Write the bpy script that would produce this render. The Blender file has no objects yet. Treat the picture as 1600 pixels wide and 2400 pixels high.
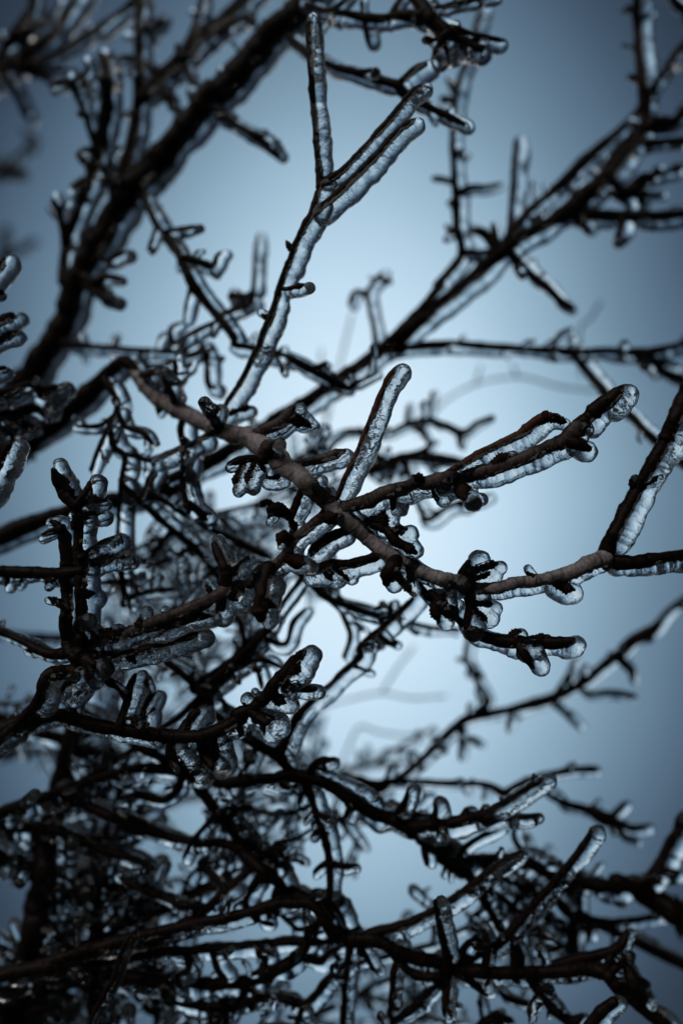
import bpy, math, random
import numpy as np
from mathutils import Vector, Matrix, noise

# ------------------------------------------------------------------ camera
scene = bpy.context.scene
LENS, SH = 28.0, 36.0
FOCUS = 0.28                                   # metres to the sharp branch
cam_loc = Vector((0.0, 0.0, 1.55))
elev = math.radians(38)
fwd = Vector((0, math.cos(elev), math.sin(elev)))
right = Vector((1, 0, 0))
up = right.cross(fwd)
cam_d = bpy.data.cameras.new('camera')
cam = bpy.data.objects.new('camera', cam_d)
scene.collection.objects.link(cam)
cam.matrix_world = Matrix.Translation(cam_loc) @ Matrix((right, up, -fwd)).transposed().to_4x4()
cam_d.sensor_fit = 'VERTICAL'
cam_d.sensor_height = SH
cam_d.sensor_width = 24.0
cam_d.lens = LENS
cam_d.clip_start = 0.005
cam_d.clip_end = 6000
cam_d.dof.use_dof = True
cam_d.dof.focus_distance = FOCUS
cam_d.dof.aperture_fstop = 1.9
cam_d.dof.aperture_blades = 0
scene.camera = cam

# ------------------------------------------------------------------ sky
def lin(r, g, b):
    f = lambda c: (c / 255) / 12.92 if c <= 10 else (((c / 255) + 0.055) / 1.055) ** 2.4
    return (f(r), f(g), f(b), 1)

def view_dir(px, py):
    k = SH / LENS / 2400
    return (fwd + right * ((px - 800) * k) + up * ((1200 - py) * k))

world = bpy.data.worlds.new('World')
scene.world = world
world.use_nodes = True
nt = world.node_tree
nt.nodes.clear()
N = nt.nodes.new
out = N('ShaderNodeOutputWorld')
bg = N('ShaderNodeBackground')
SUN_EL, SUN_AZ = math.radians(16), math.radians(212)   # behind the photographer's left shoulder
sky = N('ShaderNodeTexSky')
sky.sky_type = 'NISHITA'
sky.sun_disc = False
sky.sun_elevation = SUN_EL
sky.sun_rotation = SUN_AZ
sky.dust_density = 4.0
geo = N('ShaderNodeTexCoord')
gc = view_dir(810, 1190).normalized()           # bright centre of the sky; lens corner darkening is put into its colour
ga = gc.cross(Vector((0, 0, 1))).normalized()
gb = ga.cross(gc).normalized()
def dot(v):
    n = N('ShaderNodeVectorMath'); n.operation = 'DOT_PRODUCT'
    nt.links.new(geo.outputs['Generated'], n.inputs[0]); n.inputs[1].default_value = v
    return n.outputs['Value']
def math_(op, a, b=None):
    n = N('ShaderNodeMath'); n.operation = op
    for i, x in enumerate((a, b)):
        if x is None: continue
        if isinstance(x, (int, float)): n.inputs[i].default_value = x
        else: nt.links.new(x, n.inputs[i])
    return n.outputs[0]
k = SH / LENS / 2400
sx, sy = 900 * k, 1370 * k
v = math_('MAXIMUM', dot(gc), 0.02)
xx = math_('DIVIDE', math_('DIVIDE', dot(ga), v), sx)
yy = math_('DIVIDE', math_('DIVIDE', dot(gb), v), sy)
r2 = math_('ADD', math_('MULTIPLY', xx, xx), math_('MULTIPLY', yy, yy))
rad = math_('SQRT', r2)
cn = N('ShaderNodeTexNoise')
cn.inputs['Scale'].default_value = 2.2
cn.inputs['Detail'].default_value = 3
nt.links.new(geo.outputs['Generated'], cn.inputs['Vector'])
rad = math_('ADD', rad, math_('MULTIPLY', math_('SUBTRACT', cn.outputs['Fac'], 0.5), 0.24))
rad = math_('DIVIDE', rad, 2.4)
ramp = N('ShaderNodeValToRGB')
nt.links.new(rad, ramp.inputs['Fac'])
stops = [(0.0, (226, 243, 255)), (0.18, (218, 240, 255)), (0.36, (199, 227, 247)), (0.55, (162, 193, 214)), (0.76, (117, 147, 169)),
         (1.0, (70, 91, 114)), (1.2, (42, 54, 69)), (1.5, (24, 30, 39)), (2.3, (17, 21, 27))]  # sky colours darken outwards to imitate lens vignetting
cr = ramp.color_ramp
cr.interpolation = 'B_SPLINE'
while len(cr.elements) > 1: cr.elements.remove(cr.elements[-1])
for i, (p, c) in enumerate(stops):
    e = cr.elements[0] if i == 0 else cr.elements.new(p / 2.4)
    e.position = p / 2.4
    e.color = lin(*c)
SKY_STRENGTH = 0.1
sc_ = N('ShaderNodeVectorMath'); sc_.operation = 'SCALE'
nt.links.new(ramp.outputs['Color'], sc_.inputs[0]); sc_.inputs['Scale'].default_value = 1 / SKY_STRENGTH
mx = N('ShaderNodeMix'); mx.data_type = 'RGBA'
mx.inputs['Factor'].default_value = 0.985       # almost closed cloud cover over the clear sky
nt.links.new(sky.outputs['Color'], mx.inputs['A'])
nt.links.new(sc_.outputs['Vector'], mx.inputs['B'])
nt.links.new(mx.outputs['Result'], bg.inputs['Color'])
bg.inputs['Strength'].default_value = SKY_STRENGTH
nt.links.new(bg.outputs['Background'], out.inputs['Surface'])

sun_d = bpy.data.lights.new('sun', 'SUN')
sun_d.energy = 1.5
sun_d.angle = math.radians(80)
sun_d.color = (1.0, 0.97, 0.94)
sun = bpy.data.objects.new('sun', sun_d)
scene.collection.objects.link(sun)
# Nishita: rotation 0 is +Y, growing clockwise seen from above
sdir = Vector((math.sin(SUN_AZ) * math.cos(SUN_EL), math.cos(SUN_AZ) * math.cos(SUN_EL), math.sin(SUN_EL)))
sun.rotation_euler = sdir.to_track_quat('Z', 'Y').to_euler()

vs = scene.view_settings
vs.view_transform = 'Standard'
vs.look = 'None'
vs.exposure = 0.0
vs.gamma = 1.0
vs.use_curve_mapping = False
scene.render.engine = 'CYCLES'
cy = scene.cycles
cy.use_denoising = True
cy.max_bounces = 14
cy.transmission_bounces = 14
cy.glossy_bounces = 4
cy.diffuse_bounces = 3
cy.transparent_max_bounces = 8
cy.caustics_refractive = False
cy.caustics_reflective = False
cy.sample_clamp_indirect = 4.0

# ------------------------------------------------------------------ materials
def material(name):
    m = bpy.data.materials.new(name)
    m.use_nodes = True
    t = m.node_tree
    t.nodes.clear()
    return m, t

def bark_material(name, dark, light, ring_scale, bump, spec=0.06, coat=0.0):
    m, t = material(name)
    n = t.nodes.new
    o = n('ShaderNodeOutputMaterial')
    p = n('ShaderNodeBsdfPrincipled')
    p.inputs['Roughness'].default_value = 0.7
    p.inputs['Specular IOR Level'].default_value = spec
    p.inputs['Coat Weight'].default_value = coat       # film of ice over the bark
    p.inputs['Coat Roughness'].default_value = 0.22
    p.inputs['Coat IOR'].default_value = 1.31
    tc = n('ShaderNodeTexCoord')
    n1 = n('ShaderNodeTexNoise'); n1.inputs['Scale'].default_value = 260; n1.inputs['Detail'].default_value = 6
    n1.inputs['Roughness'].default_value = 0.65
    n2 = n('ShaderNodeTexNoise'); n2.inputs['Scale'].default_value = ring_scale; n2.inputs['Detail'].default_value = 4
    n3 = n('ShaderNodeTexVoronoi'); n3.inputs['Scale'].default_value = 900
    for q in (n1, n2, n3): t.links.new(tc.outputs['Object'], q.inputs['Vector'])
    at = n('ShaderNodeAttribute'); at.attribute_name = 'along'      # (arc length, round the shoot)
    st = n('ShaderNodeMapping'); st.inputs['Scale'].default_value = (1.7, 0.7, 0.7)
    t.links.new(at.outputs['Vector'], st.inputs['Vector']); t.links.new(st.outputs['Vector'], n2.inputs['Vector'])
    rg = n('ShaderNodeTexNoise'); rg.noise_dimensions = '3D'; rg.inputs['Scale'].default_value = 62; rg.inputs['Detail'].default_value = 2
    s2 = n('ShaderNodeMapping'); s2.inputs['Scale'].default_value = (1.0, 0.35, 0.35)
    t.links.new(at.outputs['Vector'], s2.inputs['Vector']); t.links.new(s2.outputs['Vector'], rg.inputs['Vector'])
    c1 = n('ShaderNodeMath'); c1.operation = 'SUBTRACT'; c1.inputs[1].default_value = 0.5; t.links.new(rg.outputs['Fac'], c1.inputs[0])
    c2 = n('ShaderNodeMath'); c2.operation = 'ABSOLUTE'; t.links.new(c1.outputs[0], c2.inputs[0])
    c3 = n('ShaderNodeMapRange'); c3.inputs['From Max'].default_value = 0.022; c3.inputs['To Min'].default_value = 0.5
    t.links.new(c2.outputs[0], c3.inputs['Value'])                   # dark scars that ring the shoot
    r = n('ShaderNodeValToRGB')
    r.color_ramp.elements[0].position = 0.36; r.color_ramp.elements[0].color = (*dark, 1)
    r.color_ramp.elements[1].position = 0.68; r.color_ramp.elements[1].color = (*light, 1)
    a = n('ShaderNodeMath'); a.operation = 'ADD'
    b = n('ShaderNodeMath'); b.operation = 'MULTIPLY'; b.inputs[1].default_value = 0.5
    t.links.new(n1.outputs['Fac'], a.inputs[0]); t.links.new(n2.outputs['Fac'], a.inputs[1])
    t.links.new(a.outputs[0], b.inputs[0]); t.links.new(b.outputs[0], r.inputs['Fac'])
    dk = n('ShaderNodeVectorMath'); dk.operation = 'SCALE'
    t.links.new(r.outputs['Color'], dk.inputs[0]); t.links.new(c3.outputs['Result'], dk.inputs['Scale'])
    t.links.new(dk.outputs['Vector'], p.inputs['Base Color'])
    bp = n('ShaderNodeBump'); bp.inputs['Strength'].default_value = bump; bp.inputs['Distance'].default_value = 0.0006
    s = n('ShaderNodeMath'); s.operation = 'ADD'
    t.links.new(n2.outputs['Fac'], s.inputs[0]); t.links.new(c3.outputs['Result'], s.inputs[1])
    t.links.new(s.outputs[0], bp.inputs['Height']); t.links.new(bp.outputs['Normal'], p.inputs['Normal'])
    t.links.new(p.outputs['BSDF'], o.inputs['Surface'])
    return m

M_OLD = bark_material('bark_grey_brown', (0.15, 0.134, 0.136), (0.46, 0.42, 0.425), 700, 1.0, 0.2, 0.5)
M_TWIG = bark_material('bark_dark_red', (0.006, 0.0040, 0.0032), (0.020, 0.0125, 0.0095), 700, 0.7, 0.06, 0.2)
M_MID = bark_material('bark_red_brown', (0.030, 0.022, 0.0205), (0.125, 0.096, 0.091), 700, 0.9, 0.1, 0.35)
M_RED = bark_material('bark_fresh_red', (0.035, 0.012, 0.008), (0.12, 0.045, 0.028), 700, 0.7, 0.1, 0.3)
M_BUD = bark_material('bud_brown', (0.009, 0.0055, 0.0042), (0.040, 0.023, 0.017), 900, 0.9)

def ice_material(name, bump, fine, tint=(0.80, 0.82, 0.835, 1), milk=0.12):
    m, t = material(name)
    n = t.nodes.new
    o = n('ShaderNodeOutputMaterial')
    g = n('ShaderNodeBsdfPrincipled')
    g.inputs['Base Color'].default_value = tint
    g.inputs['Transmission Weight'].default_value = 1.0
    g.inputs['IOR'].default_value = 1.33
    g.inputs['Roughness'].default_value = 0.0
    tc = n('ShaderNodeTexCoord')
    n1 = n('ShaderNodeTexNoise'); n1.inputs['Scale'].default_value = 380; n1.inputs['Detail'].default_value = 1
    n1.inputs['Distortion'].default_value = 0.8
    n2 = n('ShaderNodeTexNoise'); n2.inputs['Scale'].default_value = 900; n2.inputs['Detail'].default_value = 0
    n2.inputs['Distortion'].default_value = 0.5
    for q in (n1, n2): t.links.new(tc.outputs['Object'], q.inputs['Vector'])
    b1 = n('ShaderNodeBump'); b1.inputs['Strength'].default_value = bump; b1.inputs['Distance'].default_value = 0.0012
    b2 = n('ShaderNodeBump'); b2.inputs['Strength'].default_value = fine; b2.inputs['Distance'].default_value = 0.0007
    n0 = n('ShaderNodeTexNoise'); n0.inputs['Scale'].default_value = 75; n0.inputs['Detail'].default_value = 1
    t.links.new(tc.outputs['Object'], n0.inputs['Vector'])
    for b_, top in ((b1, bump * 1.15), (b2, fine * 1.25)):       # clear stretches between mottled ones
        mr = n('ShaderNodeMapRange')
        mr.inputs['From Min'].default_value = 0.36; mr.inputs['From Max'].default_value = 0.62
        mr.inputs['To Min'].default_value = top * 0.25; mr.inputs['To Max'].default_value = top
        t.links.new(n0.outputs['Fac'], mr.inputs['Value']); t.links.new(mr.outputs['Result'], b_.inputs['Strength'])
    t.links.new(n1.outputs['Fac'], b1.inputs['Height'])
    t.links.new(n2.outputs['Fac'], b2.inputs['Height'])
    t.links.new(b1.outputs['Normal'], b2.inputs['Normal'])
    t.links.new(b2.outputs['Normal'], g.inputs['Normal'])
    tr = n('ShaderNodeBsdfTranslucent'); tr.inputs['Color'].default_value = (0.93, 0.95, 0.97, 1)   # clouds of fine bubbles
    nb = n('ShaderNodeTexNoise'); nb.inputs['Scale'].default_value = 330; nb.inputs['Detail'].default_value = 4
    t.links.new(tc.outputs['Object'], nb.inputs['Vector'])
    mb = n('ShaderNodeMapRange'); mb.inputs['From Min'].default_value = 0.38; mb.inputs['From Max'].default_value = 0.68
    mb.inputs['To Min'].default_value = milk * 0.35; mb.inputs['To Max'].default_value = milk * 1.9
    t.links.new(nb.outputs['Fac'], mb.inputs['Value'])
    ms = n('ShaderNodeMixShader')
    t.links.new(mb.outputs['Result'], ms.inputs['Fac']); t.links.new(g.outputs['BSDF'], ms.inputs[1]); t.links.new(tr.outputs['BSDF'], ms.inputs[2])
    t.links.new(ms.outputs['Shader'], o.inputs['Surface'])
    return m
M_ICE = ice_material('clear_ice', 0.36, 0.36)
M_ICE_GLAZE = ice_material('smooth_glaze_ice', 0.22, 0.0, (0.90, 0.915, 0.93, 1), 0.07)

# ------------------------------------------------------------------ ground (below the frame)
gm, t = material('winter_grass_ground')
o = t.nodes.new('ShaderNodeOutputMaterial'); p = t.nodes.new('ShaderNodeBsdfPrincipled')
nz = t.nodes.new('ShaderNodeTexNoise'); nz.inputs['Scale'].default_value = 3; nz.inputs['Detail'].default_value = 8
rr = t.nodes.new('ShaderNodeValToRGB')
rr.color_ramp.elements[0].color = (0.03, 0.032, 0.018, 1); rr.color_ramp.elements[1].color = (0.11, 0.095, 0.06, 1)
t.links.new(nz.outputs['Fac'], rr.inputs['Fac']); t.links.new(rr.outputs['Color'], p.inputs['Base Color'])
p.inputs['Roughness'].default_value = 0.95
t.links.new(p.outputs['BSDF'], o.inputs['Surface'])
me = bpy.data.meshes.new('ground')
me.from_pydata([(-2000, -2000, 0), (2000, -2000, 0), (2000, 2000, 0), (-2000, 2000, 0)], [], [(0, 1, 2, 3)])
me.materials.append(gm)
ground = bpy.data.objects.new('ground', me); scene.collection.objects.link(ground)
ground['kind'] = 'structure'; ground['label'] = 'dull winter grass below the branches'

# ------------------------------------------------------------------ geometry helpers
R_, U_, F_ = np.array(right), np.array(up), np.array(fwd)
C_ = np.array(cam_loc)
def depth(z):                      # z: 0 in the plane of focus, 50 = twice as far
    return FOCUS * (1 + np.asarray(z, float) / 50)
def place(x, y, z):
    D = depth(z)[:, None]
    return C_ + D * F_ + D * ((x - 800) * k)[:, None] * R_ + D * ((1200 - y) * k)[:, None] * U_
def px_size(z):                    # metres that one photograph pixel spans at that depth
    return depth(z) * k
ICE_PULL = 0.86 * R_ - 0.44 * U_ + 0.32 * F_      # wind-driven side on which the ice grew
ICE_PULL /= np.linalg.norm(ICE_PULL)

TILE = {i + 1: ((i % 3) * 500, (i // 3) * 500, 600 / 1568) for i in range(12)}
TILE[13] = (0, 1900, 800 / 1568); TILE[14] = (800, 1900, 800 / 1568); TILE[0] = (0, 0, 1.0)

def parse(s):
    pts, w = [], []
    ox = oy = 0; sc = 1
    for tok in s.split():
        if tok[0] == 'T':
            ox, oy, sc = TILE[int(tok[1:])]
            continue
        q = [float(a) for a in tok.split(',')]
        pts.append((ox + q[0] * sc, oy + q[1] * sc))
        w.append(q[2] * sc if len(q) > 2 else np.nan)
    w = np.array(w); i = np.arange(len(w)); ok = ~np.isnan(w)
    return np.array(pts), np.interp(i, i[ok], w[ok])

def resample(P, cols, step):
    """Catmull-Rom through 2-D points P, carrying the columns cols, at about equal steps."""
    n = len(P)
    A = np.column_stack([P] + cols)
    E = np.vstack([2 * A[0] - A[1], A, 2 * A[-1] - A[-2]])
    o = []
    for i in range(n - 1):
        p0, p1, p2, p3 = E[i], E[i + 1], E[i + 2], E[i + 3]
        m = max(2, int(np.hypot(*(p2 - p1)[:2]) / step * 2))
        u = np.linspace(0, 1, m, endpoint=False)[:, None]
        c = 0.5 * ((2 * p1) + (-p0 + p2) * u + (2 * p0 - 5 * p1 + 4 * p2 - p3) * u ** 2 + (-p0 + 3 * p1 - 3 * p2 + p3) * u ** 3)
        c[:, 2:] = p1[2:] + (p2[2:] - p1[2:]) * u
        o.append(c)
    o.append(A[-1:])
    o = np.vstack(o)
    s = np.r_[0, np.cumsum(np.hypot(np.diff(o[:, 0]), np.diff(o[:, 1])))]
    m = max(4, int(s[-1] / step) + 1)
    q = np.linspace(0, s[-1], m)
    return np.column_stack([np.interp(q, s, o[:, j]) for j in range(o.shape[1])]), q

def frames(P):
    T = np.gradient(P, axis=0)
    T /= np.linalg.norm(T, axis=1)[:, None] + 1e-12
    a = np.cross(T[0], F_)
    if np.linalg.norm(a) < 1e-3: a = np.cross(T[0], R_)
    X = [a / np.linalg.norm(a)]
    for i in range(1, len(P)):
        x = X[-1] - T[i] * np.dot(X[-1], T[i])
        X.append(x / np.linalg.norm(x))
    X = np.array(X)
    return T, X, np.cross(T, X)

def tube(P, r, seg, cap0=True, cap1=True, blunt=1.0):
    """Closed round tube with domed ends; returns vertices and faces."""
    P = np.asarray(P); r = np.asarray(r)
    T, X, Y = frames(P)
    th = np.array([70, 45, 20]) * math.pi / 180
    def dome(i, sgn):
        return [(P[i] + sgn * T[i] * r[i] * math.sin(a) * blunt, r[i] * math.cos(a), X[i], Y[i]) for a in th]
    rings = []
    if cap0: rings += dome(0, -1)
    rings += [(P[i], r[i], X[i], Y[i]) for i in range(len(P))]
    if cap1: rings += dome(len(P) - 1, 1)[::-1]
    C = np.array([q[0] for q in rings]); rr = np.array([q[1] for q in rings])
    XX = np.array([q[2] for q in rings]); YY = np.array([q[3] for q in rings])
    ang = np.linspace(0, 2 * math.pi, seg, endpoint=False)
    V = C[:, None, :] + rr[:, None, None] * (np.cos(ang)[None, :, None] * XX[:, None, :] + np.sin(ang)[None, :, None] * YY[:, None, :])
    nr = len(rings)
    V = V.reshape(-1, 3)
    a = (np.arange(nr - 1)[:, None] * seg + np.arange(seg)[None, :]).ravel()
    b = (np.arange(nr - 1)[:, None] * seg + (np.arange(seg)[None, :] + 1) % seg).ravel()
    F = [tuple(f) for f in np.column_stack([a, b, b + seg, a + seg])]
    e0 = P[0] - T[0] * r[0] * blunt * (1 if cap0 else 0); e1 = P[-1] + T[-1] * r[-1] * blunt * (1 if cap1 else 0)
    V = np.vstack([V, e0, e1])
    i0, i1 = nr * seg, nr * seg + 1
    F += [(i0, (j + 1) % seg, j) for j in range(seg)]
    L = (nr - 1) * seg
    F += [(i1, L + j, L + (j + 1) % seg) for j in range(seg)]
    return V, F

def merge(lst):
    V, F, n = [], [], 0
    for v_, f_ in lst:
        V.append(v_); F += [tuple(i + n for i in f) for f in f_]; n += len(v_)
    return np.vstack(V), F

def make(name, V, F, mat, parent, origin):
    me = bpy.data.meshes.new(name)
    me.from_pydata((V - origin).tolist(), [], F)
    me.materials.append(mat)
    me.polygons.foreach_set('use_smooth', [True] * len(me.polygons))
    ob = bpy.data.objects.new(name, me)
    scene.collection.objects.link(ob)
    ob.parent = parent
    return ob

rng = np.random.default_rng(11)
def wobble(n, step, scale):
    """smooth 1-D noise, one value per ring"""
    if n < 3: return np.zeros(n)
    m = max(3, int(n * step / scale) + 2)
    c = rng.normal(0, 1, m)
    return np.interp(np.linspace(0, m - 1, n), np.arange(m), c)

ICE_RAW = []                                     # (object, z) waiting for their skin of ice

class Path: pass

def build_path(b, name, txt, kind, parent, z, ice, nspur, old, tip, span=None):
    """one stem, twig or spur of bough b, traced in the photograph and set at depth z (0 = plane of focus)"""
    P2, W = parse(txt)
    base_w = 0.0
    if z and np.mean(z) > 3: W = W * np.interp(W, [18, 44, 60], [0.74, 0.79, 0.92])
    if parent is not None:                         # grow out of the parent's axis at the parent's depth
        pp = b.paths[parent]
        dd = np.hypot(pp.q[:, 0] - P2[0, 0], pp.q[:, 1] - P2[0, 1])
        j = int(np.argmin(dd))
        z0 = pp.q[j, 3]; base_w = pp.q[j, 2] * 0.5
        if dd[j] < 70:
            if dd[j] > 3: P2 = np.vstack([pp.q[j, :2], P2]); W = np.r_[W[0], W]
        zz = [z0] + (list(z) if z else [z0])
    else:
        zz = list(z)
    s = np.r_[0, np.cumsum(np.hypot(*np.diff(P2, axis=0).T))]
    Z = np.interp(s / s[-1], np.linspace(0, 1, len(zz)), zz)
    near = max(0.0, 1 - abs(np.mean(Z)) / 5)
    step = (4.0 if near > 0.1 else 7.0) if kind != 'spur' else 2.5
    Q, arc = resample(P2, [W, Z], step)
    n = len(Q)
    if kind != 'spur':                              # natural crookedness
        amp = 0.05 * Q[:, 2]
        Q[:, 0] += amp * wobble(n, step, 38); Q[:, 1] += amp * wobble(n, step, 38)
        Q[:, 3] += 0.012 * Q[:, 2] * wobble(n, step, 70)
    X3 = place(Q[:, 0], Q[:, 1], Q[:, 3])
    ps = px_size(Q[:, 3])
    r = Q[:, 2] * 0.5 * ps
    r = r * (1 + 0.05 * wobble(n, step, 16) + 0.05 * wobble(n, step, 50))
    if kind != 'spur' and n > 12:                   # nodes: slight swellings along the shoot
        for c in np.arange(rng.uniform(20, 60), arc[-1], rng.uniform(55, 95)):
            r *= 1 + 0.13 * np.exp(-((arc - c) / 5.0) ** 2)
    if kind == 'spur':                              # ringed bud-scale scars, then a pointed bud
        e = arc[-1] - arc; w_ = Q[-1, 2]
        r = r * (1 + 0.16 * np.sin(arc * (2 * math.pi / 7.5) + rng.uniform(0, 6))) * np.interp(e / w_, [0, 0.25, 0.6, 1.0, 1.4], [0.38, 0.72, 1.12, 1.0, 0.82])
    if tip: r *= np.interp(arc[-1] - arc, [0, 14], [0.72, 1])
    seg = 14 if near > 0.1 else 9
    V, F = tube(X3, r, seg)
    if near > 0.1:                                  # bark relief where it can be seen
        d = np.array([noise.noise(Vector(p * 900)) + 0.6 * noise.noise(Vector(p * 2100)) for p in V])
        cen = X3[np.clip((np.arange(len(V)) // seg) - 3, 0, n - 1)]
        rel = V - cen
        V = V + rel * (0.06 * d)[:, None]
    o_ = Path()
    o_.q, o_.arc, o_.x, o_.r, o_.name, o_.ice, o_.near, o_.kind = Q, arc, X3, r, name, ice, near, kind
    o_.seg, o_.step, o_.icegeo, o_.span, o_.ownice = seg, step, [], span, None
    o_.base_w = base_w
    o_.host = o_ if kind != 'spur' else b.paths[parent].host
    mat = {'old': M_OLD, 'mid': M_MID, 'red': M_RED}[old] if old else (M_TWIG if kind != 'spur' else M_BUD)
    holder = b.root if kind != 'spur' else o_.host.obj
    o_.obj = make(name, V, F, mat, holder, b.origin)
    ang = np.linspace(0, 2 * math.pi, seg, endpoint=False)
    arc_m = arc * float(np.mean(ps)) + rng.uniform(0, 1)
    ra = np.r_[[arc_m[0]] * 3, arc_m, [arc_m[-1]] * 3]; rr_ = np.r_[[r[0]] * 3, r, [r[-1]] * 3]
    uv = np.stack([np.repeat(ra, seg), (rr_[:, None] * np.cos(ang)).ravel(), (rr_[:, None] * np.sin(ang)).ravel()], 1)
    uv = np.vstack([uv, [ra[0], 0, 0], [ra[-1], 0, 0]])
    o_.obj.data.attributes.new('along', 'FLOAT_VECTOR', 'POINT').data.foreach_set('vector', uv.astype('f').ravel())
    b.paths.append(o_)
    if ice: add_ice(o_, ice)
    me_ = len(b.paths) - 1
    for _ in range(nspur): auto_spur(b, me_)
    return o_

def add_ice(o_, ice):
    """ice: sheath diameter in photograph pixels"""
    Q, X3, step = o_.q, o_.x, o_.step
    n = len(Q)
    ps = px_size(Q[:, 3])
    T, _, _ = frames(X3)
    pull = ICE_PULL[None, :] - T * (T @ ICE_PULL)[:, None]
    pl = np.linalg.norm(pull, axis=1)
    pull = pull / pl[:, None] * np.maximum(pl, 0.85)[:, None]
    ir = 0.53 * ice * ps
    lump = 1 + 0.025 * wobble(n, step, 12) + 0.055 * wobble(n, step, 40) + 0.06 * wobble(n, step, 110)
    ir = ir * np.clip(lump, 0.65, 1.35)
    if o_.kind != 'spur':
        s = o_.arc
        ir *= np.interp(s, [0, 25], [0.75, 1])
        for c in np.arange(rng.uniform(40, 120), s[-1], rng.uniform(70, 150)):       # seams between frozen drops
            ir *= 1 - rng.uniform(0, 0.13) * np.exp(-((s - c) / 3.5) ** 2)
    off = np.maximum(ir * 0.86, ir + 0.15 * o_.r - 0.55 * o_.r)
    off = np.minimum(off, o_.r * 0.55 + ir * 0.62)
    P = X3 + pull * off[:, None]
    P[-1] = P[-1] + T[-1] * ir[-1] * rng.uniform(0.0, 0.5)
    ir = ir * np.interp(o_.arc[-1] - o_.arc, [0, 0.8 * ice], [rng.uniform(0.72, 1.06), 1.0])
    if o_.span:
        a_, b_ = (np.array(o_.span) * (n - 1)).astype(int)
        P, ir = P[a_:b_ + 1], ir[a_:b_ + 1]
    a_ = int(np.searchsorted(o_.arc, o_.base_w * 0.9 + 0.25 * ice))
    a_ = min(a_, int(len(P) * 0.45))
    P, ir = P[a_:], ir[a_:]
    V, F = tube(P, ir, 16 if o_.near > 0.1 else 11)
    if o_.host.ice: o_.host.icegeo.append((V, F))
    else: o_.ownice = (V, F)

def auto_spur(b, idx):
    """a short knobbly fruiting spur with a bead of ice on it"""
    o_ = b.paths[idx]
    n = len(o_.q)
    j = int(rng.uniform(0.12, 0.97) * (n - 1))
    x, y, w, z = o_.q[j]
    t0 = o_.q[min(j + 1, n - 1), :2] - o_.q[max(j - 1, 0), :2]
    a = math.atan2(t0[1], t0[0]) + rng.choice([-1, 1]) * rng.uniform(0.6, 1.4)
    L = w * 0.5 + rng.gamma(2.2, 8)
    wd = min(rng.uniform(9, 19), max(9, w * 0.9))
    a2 = a + rng.uniform(-0.7, 0.7)
    pts = [(x, y), (x + math.cos(a) * L * 0.6, y + math.sin(a) * L * 0.6)]
    pts.append((pts[1][0] + math.cos(a2) * L * 0.5, pts[1][1] + math.sin(a2) * L * 0.5))
    txt = 'T0 ' + ' '.join('%.1f,%.1f,%.1f' % (p[0], p[1], q) for p, q in zip(pts, (wd * 0.9, wd * 0.75, wd * 1.15)))
    build_path(b, 'spur', txt, 'spur', idx, [z + rng.uniform(-1.5, 1.5)], wd * rng.uniform(1.15, 1.7) if o_.ice else 0, 0, None, False)

class Bough: pass
BOUGHS = []
def bough(name, label, category, group, lines):
    b = Bough(); b.paths = []; b.root = None
    rows = [l.strip() for l in lines.strip().splitlines() if l.strip() and not l.strip().startswith('#')]
    for i, l in enumerate(rows):
        head, txt = l.split(':')
        h = head.split()
        kind = h[0]; kw = dict(a.split('=') for a in h[1:] if '=' in a)
        z = [float(a) for a in kw['z'].split(',')] if 'z' in kw else None
        if b.root is None:
            P2, W = parse(txt)
            b.origin = place(P2[:1, 0], P2[:1, 1], np.array(z[:1]))[0]
            b.root = bpy.data.objects.new(name, None)
            b.root.empty_display_size = 0.02
            scene.collection.objects.link(b.root)
            b.root.location = b.origin
            b.root['label'] = label; b.root['category'] = category
            if group: b.root['group'] = group
            b.index = {}
        par = kw.get('p')
        par = b.index[par] if par is not None else (None if i == 0 else b.index['0'])
        sc = TILE[int(txt.split()[0][1:])][2]
        ice = kw.get('ice', 'auto' if kind != 'stem' else '0')
        if ice == 'auto':
            _, W = parse(txt)
            ice = 0.85 * np.mean(W) + 13
        else: ice = float(ice) * sc
        if z and np.mean(z) > 10: ice *= 0.88
        b.index[kw.get('id', str(i))] = len(b.paths)
        build_path(b, {'stem': 'stem', 'twig': 'twig', 'spur': 'spur'}[kind], txt, kind, par, z, ice,
                   int(math.ceil(int(kw.get('s', 0)) * 1.15)), 'old' if 'old' in h else 'mid' if 'mid' in h else 'red' if 'red' in h else None, kind == 'twig', [float(a) for a in kw['span'].split(',')] if 'span' in kw else None)
    for o_ in b.paths:
        if o_.icegeo:
            V, F = merge(o_.icegeo)
            ob = make('ice_sheath', V, F, M_ICE if o_.near > 0.1 else M_ICE_GLAZE, o_.obj, b.origin)
            ICE_RAW.append((ob, o_.near, float(np.mean(o_.q[:, 3]))))
        if o_.ownice:
            ob = make('ice_bead', *o_.ownice, M_ICE, o_.host.obj, b.origin)
            ICE_RAW.append((ob, o_.near, float(np.mean(o_.q[:, 3]))))
    BOUGHS.append(b)
    return b

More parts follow.
